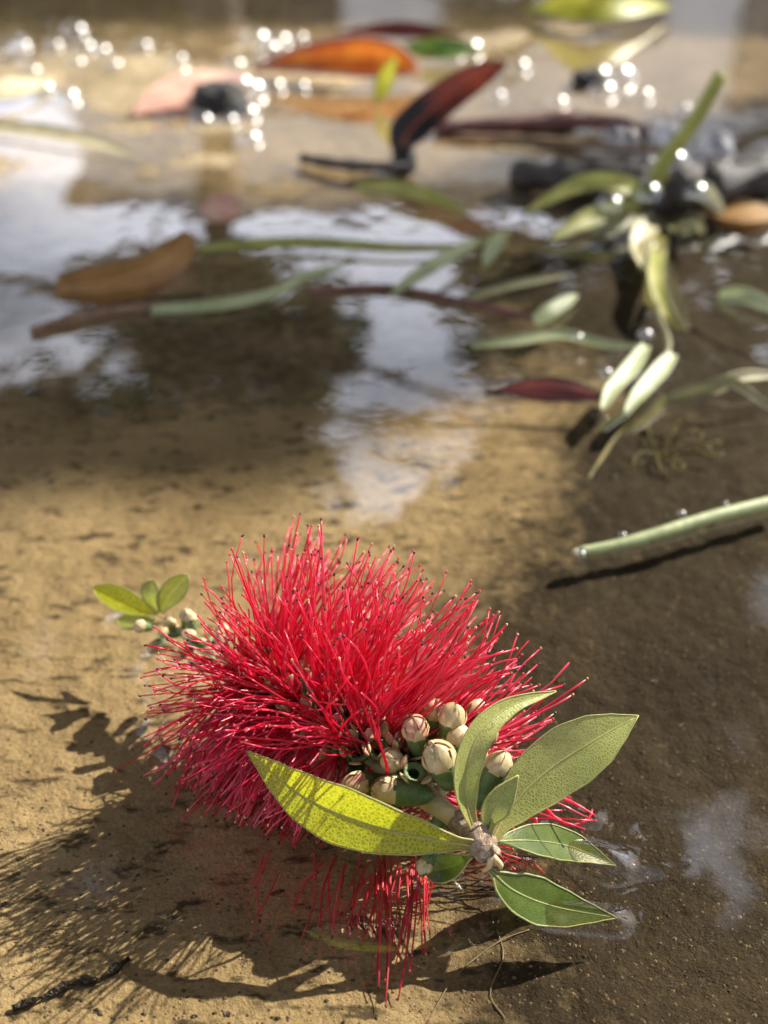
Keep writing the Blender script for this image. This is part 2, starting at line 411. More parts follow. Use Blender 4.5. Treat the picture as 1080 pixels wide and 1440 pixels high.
def cl(x, y, D, rpx, n=1, jx=0, jy=0):
    out = []
    for i in range(n):
        X = x + random.uniform(-jx, jx); Y = y + random.uniform(-jy, jy)
        c = aim(X, Y, D * random.uniform(.94, 1.06)); e = aim(X + rpx, Y, D)
        out.append((c, (Vector((c.x, c.y, 0)) - Vector((e.x, e.y, 0))).length))
    return out
tree('broad leafy tree with its dark crown mirrored beside the gap of bright sky', (-1.0, 7.2, .1), 4.6,
     cl(330, 470, 7, 70) + cl(430, 520, 7, 62) + cl(240, 540, 7, 55) + cl(360, 590, 7, 66) + cl(200, 420, 7, 36) + cl(440, 450, 7, 40)
     + cl(90, 590, 7, 46) + cl(20, 600, 7, 40) + cl(250, 640, 7, 60) + cl(120, 680, 7, 50) + cl(395, 650, 7, 55) + cl(320, 400, 7, 26), M['tree_leaf'], .16, 420)
tree('tall leafy tree with spreading crown mirrored along the muddy side', (2.9, 6.4, .1), 5.4,
     cl(735, 460, 6.2, 70) + cl(820, 480, 6.2, 80) + cl(880, 400, 6.2, 80) + cl(990, 480, 6.2, 90) + cl(780, 600, 6.2, 90) + cl(930, 600, 6.2, 90) + cl(1060, 580, 6.2, 80)
     + cl(720, 700, 6.2, 50) + cl(850, 740, 6.2, 90) + cl(1010, 720, 6.2, 80) + cl(720, 380, 6.2, 50) + cl(1080, 400, 6.2, 60), M['tree_leaf_olive'], .16, 420)
GAPS = [(1000, 1185, 66), (1015, 1005, 46), (1085, 860, 46), (512, 748, 46), (62, 915, 44), (95, 1240, 40), (70, 700, 40), (860, 1120, 36), (1045, 1290, 30)]
canopy = []
for gy in range(640, 1500, 62):
    for gx in range(-60, 1170, 66):
        X = gx + random.uniform(-18, 18); Y = gy + random.uniform(-16, 16)
        if any(math.hypot(X - a, Y - b) < r + 24 for a, b, r in GAPS) or (440 < X < 660 and Y < 715): continue
        canopy += cl(X, Y, 3.0, 46)
tree('low spreading tree overhanging the red flower', (-3.6, 1.0, .08), 3.6,
     canopy + [((-2.2 + .36 * i + random.uniform(-.1, .1), -1.7 + .38 * j + random.uniform(-.1, .1), 4.3 + random.uniform(-.25, .25)), .34) for i in range(13) for j in range(8)], M['tree_leaf'], .13, 150, every=9, thin=.4)  # overhead clumps added out of view to block sky fill
# a small tree to the right of the puddle: one leafy bough hangs in the sun's way and shades the middle of the water
TA = Vector((math.sin(SUN_AZ), math.cos(SUN_AZ), 0)); TB = Vector((math.cos(SUN_AZ), -math.sin(SUN_AZ), 0))
tb = TA * 2.72 + TB * -.31 + Vector((0, 0, .02))
def bough(l, pa, r): return (TA * 2.5 + TB * (l - .055) + Vector((0, 0, (2.5 - pa) * math.tan(SUN_EL))), r)
tree('small tree standing beside the puddle with its leafy crown shading the water', tb, 1.6,
     [bough(-.232, .155, .05), bough(-.27, .14, .055), bough(-.30, .12, .05), bough(-.26, .08, .055), bough(-.295, .05, .055), bough(-.30, .0, .05), bough(-.265, .02, .05),
      bough(-.28, -.07, .07), bough(-.25, -.13, .08), bough(-.31, -.12, .07)], M['tree_leaf'], .045, 520, every=3, thin=.3)
tree('dense low tree with its dark crown mirrored behind the sand bank', (-2.6, 10.2, .1), 2.0,
     cl(40, 12, 10, 60) + cl(130, 18, 10, 50) + cl(220, 10, 10, 60) + cl(310, 16, 10, 46) + cl(100, -30, 10, 60) + cl(250, -40, 10, 60) + cl(-30, 20, 10, 50) + cl(700, 30, 10, 40), M['tree_leaf_olive'], .2, 420)
for lb, b, cs in (('tall leafy tree on the near bank opposite the sand bank', (-2.2, -4.2, .1), [(-2.2, -4.0, 3.4), (-3.2, -3.4, 2.6), (-1.2, -4.4, 2.4), (-2.4, -4.6, 4.4), (-.4, -3.9, 3.6)]),  # unseen trees added round the near side to cut the sky fill
                  ('round leafy tree on the sandy side of the puddle', (-4.6, .8, .1), [(-4.6, .6, 2.2), (-4.8, 1.6, 3.1), (-4.3, -.6, 2.6), (-4.4, .2, 3.9), (-4.6, -1.6, 1.8), (-4.5, 2.4, 1.7)]),
                  ('dense bushy tree on the near muddy side of the puddle', (3.2, -3.4, .1), [(3.2, -3.2, 2.0), (2.2, -3.8, 2.4), (3.9, -2.2, 2.3), (2.9, -3.4, 3.4), (1.2, -4.2, 1.6), (4.4, -1.2, 1.7)]),
                  ('round bushy tree with low boughs on the muddy bank', (4.3, .1, .1), [(4.3, .0, 1.2), (4.4, .7, 1.0), (4.2, -.5, 2.4), (4.6, .1, 3.4), (4.4, 1.3, .8), (3.9, -1.0, 3.6)])):
    tree(lb, b, 3.2, [(c, .85) for c in cs], M['tree_leaf'], .24, 330)
# pale building
M['render_white'] = plain('white_render', (.74, .75, .76), (.84, .84, .83), .85, 3, .2, .004)
M['dark_glass'] = plain('dark_window_glass', (.02, .022, .025), (.05, .052, .055), .12, 2, .0)
M['grey_door'] = plain('grey_door_paint', (.12, .12, .12), (.2, .2, .2), .5, 4, .1, .002)
M['roof_grey'] = plain('grey_roof_sheet', (.22, .22, .23), (.32, .32, .33), .5, 5, .3, .01)
B0 = Vector((1.0, 12.3, 0)); house = thing('building', 'long white rendered building mirrored at the far side of the puddle', 'building', B0)
def bxp(name, lo, hi, mat, par=house):
    m = MB(); m.box(lo, hi); return m.build(name, mat, par, smooth=False)
bxp('wall', (-3.0, 12.0, -.1), (7.5, 16, 4.3), M['render_white'])
bxp('roof', (-3.2, 11.8, 4.3), (7.7, 16.2, 4.5), M['roof_grey'])
bxp('door', (1.5, 11.97, .0), (2.6, 12.03, 2.9), M['grey_door'])
for xw in (-2.6, -1.3, 3.3, 5.0, 6.4):
    w = bxp('window', (xw, 11.96, 1.9), (xw + .9, 12.02, 3.5), M['dark_glass'])
    bxp('sill', (xw - .06, 11.88, 1.82), (xw + .96, 11.99, 1.898), M['render_white'], house)

# ------------------------------------------------------------------ leaves and stems
LANCE = [(0, .10), (.08, .16), (.2, .48), (.4, .88), (.55, 1.0), (.72, .80), (.86, .42), (.95, .14), (1, .0)]
OBOV = [(0, .14), (.1, .22), (.25, .52), (.45, .85), (.65, 1.0), (.82, .86), (.93, .5), (1, .03)]
BLADE = [(0, .5), (.1, .8), (.3, 1.0), (.7, .85), (.9, .5), (1, .04)]
def leaf(name, pts, width, normal, mats, parent=None, prof=LANCE, fold=.18, wave=.0, edge=.00022, rib=None, nl=26, nw=8, curl=0, seed=0, twist=0):
    """one leaf: a blade sheet with a raised margin; midrib as a sub-part when rib is given"""
    rr = random.Random(seed); c = spline(pts, nl); m = MB(); N = Vector(normal).normalized()
    rows = []; v = []; uv = []
    for i, p in enumerate(c):
        t = i / (nl - 1); tg = (c[min(i + 1, nl - 1)] - c[max(i - 1, 0)]).normalized()
        nn = Matrix.Rotation(twist * (t - .3), 3, tg) @ N if twist else N
        s = tg.cross(nn).normalized(); n = s.cross(tg)
        w = width * .5 * interp(prof, t); row = []
        for k in range(nw + 1):
            q = k / nw * 2 - 1
            off = abs(q) * fold * w + wave * width * math.sin(t * 9 + 2.2 * (1 if q > 0 else -1) + seed) * q * q * .5 - curl * (t ** 2) * 0
            row.append(p + s * (q * w) + n * off); v.append(row[-1]); uv.append((t, k / nw))
        rows.append(row)
    f = [(i * (nw + 1) + k, i * (nw + 1) + k + 1, (i + 1) * (nw + 1) + k + 1, (i + 1) * (nw + 1) + k) for i in range(nl - 1) for k in range(nw)]
    m.add(v, f, 0, uv)
    for k in (0, nw): m.tube([r[k] for r in rows], lambda t: edge * (1 - .4 * t), 5, 1)
    o = m.build(name, list(mats), parent)
    if rib:
        r = MB(); mid = [r_[nw // 2] for r_ in rows][:-1]; r.tube(mid, lambda t: rib * (1 - .75 * t), 5)
        r.build('midrib', mats[1], o)
    return o

# ------------------------------------------------------------------ the bottlebrush flower
F0 = px(690, 1205, .009); STEM_A = px(668, 1172, .0105); F1 = px(238, 880, .007)
AX = (F1 - STEM_A).normalized(); UP = (Vector((0, 0, 1)) - AX * AX.z).normalized(); SIDE = AX.cross(UP).normalized()
flower = thing('bottlebrush_flower', 'red bottlebrush flower head floating on the puddle with olive green leaves', 'flower', Vector((F0.x, F0.y, 0)))
def axis_pt(s): return STEM_A.lerp(F1, s) + UP * (.0016 * math.sin(s * math.pi))
# stem: cream rachis and rough bark at the broken end
m = MB(); m.tube([axis_pt(s / 14) for s in range(15)], lambda t: .0019 * (1 - .45 * t) + .0003 * math.sin(t * 60), 9); m.build('rachis', M['rachis'], flower)
bk = MB(); c = spline([axis_pt(.05), STEM_A, STEM_A.lerp(F0, .5), F0], 14)
vs0 = len(bk.v); bk.tube(c, lambda t: .0017 + .0009 * math.sin(min(t * 3.2, 3.14)) * .9 + random.uniform(-.0002, .0002), 12)
for i in range(14 * 12):
    bk.v[i] = tuple(Vector(bk.v[i]) + Vector((random.uniform(-1, 1), random.uniform(-1, 1), random.uniform(-1, 1))) * .00022)
bark = bk.build('woody_stem_end', M['bark'], flower)
for (dx, dy, ln) in ((-10, 20, 1), (14, 16, .9), (4, 12, .6)):
    s = MB(); e = px(690 + dx, 1205 + dy, .006)
    s.tube(spline([F0 + Vector((0, 0, .0004)), F0.lerp(e, .6) + Vector((.0004, -.0006, .0006)), e], 7), lambda t: .00065 * (1 - .45 * t), 6); s.build('bark_splinter', M['sepal'], bark)
for (x, y, a) in ((652, 1160, .3), (676, 1186, 1.2), (698, 1196, 2.2), (664, 1172, 1.9)):      # papery flakes of bark on the stem
    w = MB(); w.ball(px(x, y, .0115), (.0012, .0004, .0008), 0, 8, 5, Matrix.Rotation(a, 3, 'Y') @ Matrix.Rotation(a * 2, 3, 'Z'), .25); w.build('bark_flake', M['bark'], bark)
TOCAM = (Vector((0, 0, CAM_H)) - F0).normalized()
P_ = lambda *a: [px(*q) for q in a]
# leaves round the stem end
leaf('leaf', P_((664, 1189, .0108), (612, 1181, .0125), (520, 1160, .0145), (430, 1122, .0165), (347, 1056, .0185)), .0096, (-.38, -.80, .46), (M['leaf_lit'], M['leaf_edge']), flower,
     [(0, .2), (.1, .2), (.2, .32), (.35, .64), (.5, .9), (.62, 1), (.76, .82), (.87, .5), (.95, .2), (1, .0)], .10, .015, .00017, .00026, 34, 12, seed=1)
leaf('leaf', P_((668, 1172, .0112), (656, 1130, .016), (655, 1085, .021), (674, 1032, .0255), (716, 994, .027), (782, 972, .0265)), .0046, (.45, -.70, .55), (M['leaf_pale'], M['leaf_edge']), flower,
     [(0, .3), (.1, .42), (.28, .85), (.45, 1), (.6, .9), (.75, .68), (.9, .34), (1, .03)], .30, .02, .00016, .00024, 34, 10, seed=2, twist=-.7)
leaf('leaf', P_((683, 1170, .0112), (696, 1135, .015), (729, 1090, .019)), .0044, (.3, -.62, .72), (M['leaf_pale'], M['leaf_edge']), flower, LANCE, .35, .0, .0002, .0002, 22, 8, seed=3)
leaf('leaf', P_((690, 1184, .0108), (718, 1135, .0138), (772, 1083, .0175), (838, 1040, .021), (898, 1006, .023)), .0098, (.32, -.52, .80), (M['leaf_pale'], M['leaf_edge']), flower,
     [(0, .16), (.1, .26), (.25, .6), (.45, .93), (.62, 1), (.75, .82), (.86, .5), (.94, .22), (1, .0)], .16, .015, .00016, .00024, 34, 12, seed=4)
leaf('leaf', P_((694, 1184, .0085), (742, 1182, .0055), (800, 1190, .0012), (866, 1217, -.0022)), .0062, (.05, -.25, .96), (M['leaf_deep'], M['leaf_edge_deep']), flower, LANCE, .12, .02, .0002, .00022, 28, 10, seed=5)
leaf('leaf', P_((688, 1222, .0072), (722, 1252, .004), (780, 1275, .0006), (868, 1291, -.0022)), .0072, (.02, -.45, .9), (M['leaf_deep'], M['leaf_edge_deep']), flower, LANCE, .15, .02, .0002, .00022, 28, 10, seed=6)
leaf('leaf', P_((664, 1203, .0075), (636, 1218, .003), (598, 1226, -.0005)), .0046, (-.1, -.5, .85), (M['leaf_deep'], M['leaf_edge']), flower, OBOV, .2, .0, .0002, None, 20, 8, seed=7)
# young leaves at the far tip
for i, (pts, w, n, mk) in enumerate((
    (((222, 866, .006), (185, 850, .0065), (131, 826, .008)), .0048, (-.1, -.6, .8), 'leaf_lit'),
    (((222, 862, .007), (212, 838, .0105), (214, 815, .013)), .0038, (-.3, -.9, .3), 'leaf_young'),
    (((226, 862, .007), (238, 838, .0105), (264, 808, .0145)), .0046, (.1, -.9, .4), 'leaf_young'),
    (((220, 872, .005), (195, 876, .004), (165, 872, .003)), .0036, (-.1, -.4, .9), 'leaf_young'))):
    leaf('leaf', P_(*pts), w, n, (M[mk], M['leaf_edge']), flower, OBOV, .2, .0, .00018, None, 18, 6, seed=20 + i)

def bud(p, d, size=1.0, pink=False, open_=0.0, par=flower):
    """a bud: green calyx cup with five lobes, round cream petals closed over the top"""
    d = Vector(d).normalized(); fr = frame_z(Vector(p), d) @ Matrix.Rotation(random.uniform(0, 6), 4, 'Z') @ Matrix.Scale(size * .96, 4)
    fr = fr @ Matrix.Diagonal((1, 1, 1.3, 1)); c = MB(); c.lathe([(.0006, -.0002), (.0014, .0004), (.0018, .0016), (.00195, .0030), (.0022, .0040), (.0021, .0044), (.0016, .0042)], fr, 0, 14, .05)
    o = c.build('calyx', M['calyx'], par)
    for k in range(5):
        a = k * 1.2566; r = MB()
        q = fr @ Matrix.Rotation(a, 4, 'Z')
        r.add([q @ Vector(x) for x in ((.0021, -.0011, .0040), (.0022, .0011, .0040), (.00225, .0005, .0055), (.0021, 0, .0061), (.00225, -.0005, .0055), (.0026, 0, .0049))],
              [(0, 1, 5), (1, 2, 5), (2, 3, 5), (3, 4, 5), (4, 0, 5)]); r.build('sepal', M['sepal'], o)
        s = MB(); ws = []; n = 6                                    # overlapping spoon-shaped petals
        for i in range(n):
            th = math.pi * .5 * (1 - i / (n - 1) * (.96 - open_ * .7))
            for j in range(5):
                ph = (j / 4 - .5) * 2.3 * (1 - .25 * i / n)
                rad = (.00226 + .00017 * (k % 3)) * (1 + .07 * math.sin(3 * ph + k * 2) * i / n)
                ws.append(q @ Vector((rad * math.sin(th) * math.cos(ph), rad * math.sin(th) * math.sin(ph), .0043 + rad * 1.02 * math.cos(th) * (1.0))))
        s.add(ws, [(i * 5 + j, i * 5 + j + 1, i * 5 + j + 6, i * 5 + j + 5) for i in range(n - 1) for j in range(4)])
        s.build('petal', M['petal_pink' if pink else 'petal'], o)
    return o
# closed buds near the stem end, where the photograph shows them
for (x, y, z, d, sz, pk) in (
    (634, 1106, .0130, (-.30, .0, .95), 1.15, False), (606, 1118, .0130, (-.99, .05, .05), 1.1, False), (628, 1140, .0105, (-.3, -.2, -.6), .8, False),
    (679, 1118, .0125, (.42, .30, .9), .95, False), (660, 1075, .0125, (.45, .55, .75), 1.0, True), (545, 1100, .0105, (-.85, -.45, .35), 1.0, True),
    (590, 1060, .0145, (-.15, .0, 1), .95, True), (628, 1052, .0150, (.15, .25, .95), .95, False), (573, 1082, .0125, (-.55, -.35, .8), .85, False),
    (612, 1190, .0048, (-.35, -.55, -.3), .6, False), (515, 1105, .0095, (-.7, -.65, .25), .95, True), (640, 1138, .0095, (-.2, -.8, -.3), .8, False),
    (655, 1110, .0130, (.3, .5, .8), .9, True), (640, 1085, .0135, (.1, .5, .85), .9, False), (668, 1135, .0110, (.6, .4, .6), .85, True), (605, 1040, .0140, (.1, .3, .95), .85, True), (650, 1040, .0120, (.4, .5, .75), .85, False),
    (214, 882, .0055, (-.5, -.5, .5), .55, False), (240, 884, .0060, (.1, -.5, .8), .55, False), (228, 898, .0035, (-.3, -.8, .1), .55, False), (262, 880, .008, (.1, -.2, .95), .55, False)):
    bud(px(x, y, z), d, sz, pk)

for i in range(12):                                                 # younger buds along the far end
    s = .76 + .2 * i / 11; ph = i * 2.39996; n = UP * math.cos(ph) + SIDE * math.sin(ph)
    bud(axis_pt(s) + n * .0012, n + AX * .6, .64 - .2 * (s - .76) / .2, i % 3 == 0)
def to_px(p):
    q = p - Vector((0, 0, CAM_H)); f = q.y * math.cos(PITCH) - q.z * math.sin(PITCH); v = q.y * math.sin(PITCH) + q.z * math.cos(PITCH)
    return 540 + q.x / f * 720 / TV, 720 - v / f * 720 / TV
def inside(x, y, poly):
    c = False
    for (a, b), (d, e) in zip(poly, poly[1:] + poly[:1]):
        if (b > y) != (e > y) and x < (d - a) * (y - b) / (e - b) + a: c = not c
    return c
EYE = Vector((0, 0, CAM_H))
CLEAR = [([(346, 1052), (450, 1085), (560, 1130), (665, 1178), (665, 1205), (560, 1205), (430, 1180), (350, 1100)], (px(500, 1150, .0125) - EYE).length + .004),
         ([(470, 1075), (520, 1040), (560, 1000), (640, 1000), (660, 1020), (730, 1060), (720, 1200), (600, 1210)], (px(600, 1110, .013) - EYE).length + .002),
         ([(640, 1180), (630, 1080), (660, 1010), (720, 970), (790, 960), (720, 1010), (690, 1060), (690, 1180)], (px(660, 1080, .021) - EYE).length + .006),
         ([(690, 1190), (760, 1060), (905, 990), (880, 1080), (780, 1140)], (px(790, 1080, .018) - EYE).length + .006),
         ([(140, 1050), (215, 1070), (300, 1150), (420, 1195), (700, 1200), (900, 1440), (0, 1440), (0, 1050)], 9),
         ([(0, 880), (196, 900), (196, 1080), (0, 1080)], 9), ([(60, 760), (285, 770), (275, 850), (255, 890), (60, 930)], 9)]
def hides(pts):
    """florets do not grow through the leaves and buds: stamens that would are left off"""
    lucky = random.random() < .22
    for p in pts[1:]:
        x, y = to_px(p); r = (p - EYE).length
        for poly, d in CLEAR:
            if inside(x, y, poly) and r < d and not (d == 9 and x < 300 and y > 880 and lucky): return True
    return False
# open florets in spirals along the axis, each with a tuft of stamens
stamens = []
NF = 76; gold = 2.39996
for i in range(NF):
    s = .17 + .54 * (i + .5) / NF; ph = i * gold + random.uniform(-.15, .15)
    n = UP * math.cos(ph) + SIDE * math.sin(ph)
    lowfront = n.dot(Vector((-.5, -.75, -.45)))
    if s < .30 and lowfront > -.15: continue                         # bare part of the stem with buds
    tilt = -.42 + .60 * (s - .17) / .54
    d = (n + AX * tilt).normalized(); p = axis_pt(s) + n * .0016
    fr = frame_z(p, d)
    o = MB(); o.lathe([(.0005, -.0002), (.0013, .0004), (.0017, .0015), (.0019, .0030), (.0017, .0032), (.0009, .0026)], fr, 0, 9); fl = o.build('floret', M['calyx'], flower)
    for k in range(4):
        q = fr @ Matrix.Rotation(k * 1.5708 + random.random(), 4, 'Z') @ Matrix.Translation((.0019, 0, .0031)) @ Matrix.Rotation(random.uniform(.1, .8), 4, 'Y')
        w = MB(); w.ball((0, 0, .0010), (.0003, .0012, .0014), 0, 7, 4); w.v = [tuple(q @ Vector(x)) for x in w.v]
        w.build('petal', M['petal_pink' if random.random() < .5 else 'petal'], fl)
    cnt = 28; shorter = 1 - .20 * max(0, (s - .5) / .24); front = max(0, -n.dot(SIDE)) * max(0, min(1, (.72 - s) / .25))
    for j in range(cnt):
        e = (d + Vector((random.gauss(0, 1), random.gauss(0, 1), random.gauss(0, 1))) * .27).normalized()
        e = (e - Vector((0, 0, .75)) * front).normalized()
        ln = (1 - .36 * front) * random.uniform(.0215, .0302) * shorter * (1.0 if random.random() > .12 else .8)
        r0 = p + d * .0026 + Vector((random.gauss(0, 1), random.gauss(0, 1), random.gauss(0, 1))) * .0005
        bend = Vector((random.gauss(0, 1), random.gauss(0, 1), random.gauss(0, 1))) * .0016
        tip = r0 + e * ln + Vector((0, 0, -.0015)) + bend * .8
        mid = r0.lerp(tip, .5) + (d - e) * .003 + bend
        wv = Vector((random.gauss(0, 1), random.gauss(0, 1), random.gauss(0, 1))) * .0007; wf = random.uniform(3, 8); wp = random.uniform(0, 6)
        lowz = random.uniform(-.0052, .0012) - .0022 * front
        pts = []
        for k in range(8):
            t = k / 7; q = r0 * (1 - t) ** 2 + mid * 2 * t * (1 - t) + tip * t * t
            zz = q.z
            if zz < lowz + .003: zz = lowz + .003 * math.exp((zz - lowz - .003) / .003)
            q = q + wv * math.sin(t * wf + wp) * t
            pts.append(Vector((q.x, q.y, zz + wv.z * math.sin(t * wf + wp) * t)))
        if not hides(pts): stamens.append((pts, random.uniform(.00015, .00024), j))
def add_stamen(m, pts, r, sides):
    b = len(m.v); m.tube(pts, lambda t: r * (1.2 - .55 * t), sides, 0); cv = random.random()
    for i in range(b, len(m.v)): m.uv[i] = (m.uv[i][0], cv)
    e = (pts[-1] - pts[-2]).normalized(); k = random.random()
    if k < .34: m.ball(pts[-1] + e * .0002, (.00021, .00021, .00036), 1, 5, 4, frame_z(Vector((0, 0, 0)), e + Vector((random.gauss(0, .5), random.gauss(0, .5), random.gauss(0, .5)))).to_3x3())
    elif k < .7: m.ball(pts[-1], (.00024, .00024, .00028), 2 if k < .44 else 0, 5, 4)
SM = [M['stamen'], M['anther_dark'], M['anther_pale']]
eye = Vector((0, 0, CAM_H))
def showy(s):
    p = s[0][4]; return (p - eye).length - .35 * max(p.z, -.002) + (.03 if p.z < .001 else 0)
stamens.sort(key=showy)
for pts, r, j in stamens[:300]:
    m = MB(); add_stamen(m, pts, r, 5); m.build('stamen', SM, flower)
m = MB()
for pts, r, j in stamens[300:]: add_stamen(m, pts, r, 4)
tag(m.build('stamen_tuft', SM, flower), kind='stuff')
# a few stamens that hang off to the side, looping over the water
for pts in (((757, 1112, .006), (770, 1140, .003), (800, 1160, .0015), (826, 1153, .0015), (833, 1138, .002)), ((790, 1122, .004), (812, 1132, .0025), (838, 1148, .0015)),
            ((753, 1150, .004), (756, 1172, .002)), ((545, 1090, .015), (542, 1070, .019), (520, 1000, .028))):
    m = MB(); add_stamen(m, spline(P_(*pts), 10), .00028, 5); m.build('stamen', SM, flower)

# strands added under the water to imitate the stamen tuft's mirror image
m = MB()
for i in range(52):
    x0 = random.gauss(530, 55) if i % 3 else random.uniform(370, 600); near = math.exp(-((x0 - 560) / 45) ** 2)
    y0 = 1205 + random.uniform(-10, 30); y1 = 1235 + random.uniform(0, 70) + near * random.uniform(0, 110) + random.uniform(0, 30)
    x1 = x0 - random.uniform(-14, 34) - (1 - near) * 10
    a = px(x0 + random.uniform(-6, 6), y0, -.0012); b = px((x0 + x1) / 2 + random.uniform(-9, 9), (y0 + y1) / 2, -.0026); c = px(x1, y1, random.uniform(-.0048, -.0036))
    add_stamen(m, spline([a, b, c], 8), random.uniform(.00013, .00020), 4)
tag(m.build('stamen_tuft', SM, flower), 'dark red stamens hanging down under the water', kind='stuff')

# ------------------------------------------------------------------ litter in and round the puddle
def at_y(x, y, Y):
    """the point of that sight line standing Y metres ahead"""
    p = px(x, y); return Vector((p.x * Y / p.y, Y, CAM_H - CAM_H * Y / p.y))
M['orange'] = leaf_mat('dead_leaf_orange', (.50, .09, .014), (.68, .19, .02), (.82, .34, .05), .5, (1, .7, .3), .5, 60, .1, base_col=(.05, .014, .01), base_to=.55)
M['pinkish'] = leaf_mat('dead_leaf_pink', (.50, .24, .18), (.60, .32, .24), (.66, .42, .30), .25, (1, .8, .6), .5, 60, .1)
M['maroon'] = leaf_mat('dead_leaf_maroon', (.05, .012, .012), (.12, .026, .02), (.20, .045, .03), .2, (1, .5, .3), .35, 60, .1)
M['redblack'] = leaf_mat('dead_leaf_red_black', (.14, .03, .014), (.26, .05, .022), (.42, .10, .04), .35, (1, .5, .3), .4, 60, .1, base_col=(.008, .006, .005), base_from=.5, base_to=.78)
M['ochre'] = leaf_mat('dead_leaf_ochre', (.18, .085, .022), (.30, .155, .04), (.40, .23, .08), .3, (1, .8, .4), .45, 60, .15)
M['grass'] = leaf_mat('grass_green', (.29, .34, .15), (.40, .45, .23), (.51, .55, .33), .35, (1, 1, .6), .38, 60, .12)
M['grass_yellow'] = leaf_mat('grass_yellow', (.24, .26, .05), (.36, .36, .09), (.50, .48, .17), .4, (1, 1, .5), .4, 60, .12)
M['grass_dull'] = leaf_mat('grass_dull', (.13, .13, .05), (.20, .19, .08), (.30, .27, .13), .3, (1, 1, .6), .45, 60, .12)
M['straw'] = leaf_mat('straw_cream', (.50, .44, .24), (.64, .58, .36), (.74, .68, .46), .3, (1, 1, .7), .4, 60, .05)
M['lime'] = leaf_mat('leaf_lime', (.28, .30, .025), (.38, .38, .04), (.48, .46, .08), .4, (1, 1, .4), .45, 60, .1)
M['green'] = leaf_mat('leaf_green', (.06, .14, .02), (.10, .20, .03), (.16, .27, .05), .35, (1, 1, .4), .3, 60, .1)
M['dark_wood'] = plain('sodden_wood', (.014, .010, .008), (.045, .03, .022), .38, 160, .9, .0015)
M['red_wood'] = plain('red_brown_twig', (.07, .022, .018), (.16, .055, .04), .42, 160, .7, .001)
M['brown_twig'] = plain('brown_twig', (.11, .06, .03), (.26, .15, .08), .55, 200, .7, .001)
M['clod'] = plain('black_mud_clod', (.006, .005, .004), (.025, .02, .015), .4, 220, 1.0, .002)
M['thread'] = plain('root_thread', (.14, .10, .06), (.28, .22, .13), .6, 300)

def dleaf(name, label, cat, pts, width, normal, mat, emat=None, group=None, **k):
    k.setdefault('nl', 20); k.setdefault('nw', 8); k.setdefault('edge', .00035)
    return tag(leaf(name, pts, width, normal, (M[mat], M[emat or mat]), None, **k), label, cat, group)
def twig(name, label, cat, pts, rad, mat, rough=.18, group=None, n=22, sides=9):
    m = MB(); c = spline(pts, n); ph = random.random() * 9
    m.tube(c, lambda t: rad * (1.05 - .5 * abs(t - .45)) * (1 + rough * math.sin(t * 23 + ph) * .5 + random.uniform(-rough, rough) * .5), sides)
    return tag(m.build(name, M[mat]), label, cat, group)
def clod(label, c, r, mat='clod'):
    m = MB(); m.ball((0, 0, 0), 1, 0, 22, 14)
    out = []
    for v in m.v:
        v = Vector(v); k = 1 + .5 * (float(fbm(np.array([v.x * 2.1 + v.z * 3 + 9]), np.array([v.y * 2.1 - v.z * 2 + 4]), 4, 77)[0]) - .45) * 2
        out.append((v.x * r[0] * k, v.y * r[1] * k, v.z * r[2] * k))
    m.v = out; o = m.build('mud_clod', M[mat]); o.location = c
    return tag(o, label, 'clod')
# --- far side of the sand bank
dleaf('dead_leaf', 'curled orange dead leaf lying on the sand bank', 'leaf', P_((358, 96, .004), (420, 84, .009), (500, 80, .011), (560, 88, .009), (592, 104, .004)), .017, (.0, -.86, .5), 'orange', 'pinkish', fold=.25, wave=.03, edge=.0012, seed=3)
dleaf('dead_leaf', 'small bright lime leaf standing against the orange leaf', 'leaf', P_((528, 148, .001), (540, 118, .009), (558, 76, .021)), .0075, (-.3, -.9, .3), 'lime', fold=.2, seed=4)
dleaf('dead_leaf', 'thin dark maroon leaf strip behind the orange leaf', 'leaf', P_((470, 46, .004), (560, 42, .006), (655, 50, .004)), .008, (0, -.8, .6), 'maroon', fold=.2, seed=5)
dleaf('green_leaf', 'short green leaf lying just behind the orange leaf', 'leaf', P_((556, 66, .005), (615, 68, .006), (682, 68, .004)), .010, (0, -.85, .5), 'green', 'grass_yellow', fold=.2, edge=.0007, seed=6)
Yb = px(572, 228).y
dleaf('dead_leaf', 'dark red and black dead leaf standing upright from a muddy foot', 'leaf', [px(570, 232, .0), at_y(568, 196, Yb), at_y(600, 160, Yb + .004), at_y(655, 118, Yb + .008), at_y(712, 88, Yb + .012)], .0135, (-.35, -.9, .35), 'redblack', 'maroon',
      prof=[(0, .2), (.15, .5), (.3, .95), (.5, 1), (.75, .8), (.9, .5), (1, .06)], fold=.25, wave=.05, edge=.0006, seed=8)
twig('twig', 'black sodden twig lying at the foot of the upright leaf', 'twig', P_((424, 222, .0022), (470, 230, .0025), (530, 234, .0028), (585, 236, .0026)), .0022, 'dark_wood')
clod('small black clod round the foot of the upright leaf', px(570, 224, .002), (.0045, .005, .005))
dleaf('dead_leaf', 'faded pink dead leaf beside the black mud clod', 'leaf', P_((186, 160, .0025), (240, 138, .005), (300, 118, .005), (345, 104, .003)), .026, (0, -.45, .9), 'pinkish', fold=.1, wave=.05, edge=.0005, seed=9)
clod('wet black mud clod beside the faded pink leaf', px(312, 140, .004), (.011, .010, .0075))
dleaf('dead_leaf', 'glossy cream leaf tip shining on the bare bank', 'leaf', P_((-60, 140, .003), (10, 126, .006), (78, 112, .003)), .012, (.15, -.5, .85), 'straw', fold=.1, seed=10)
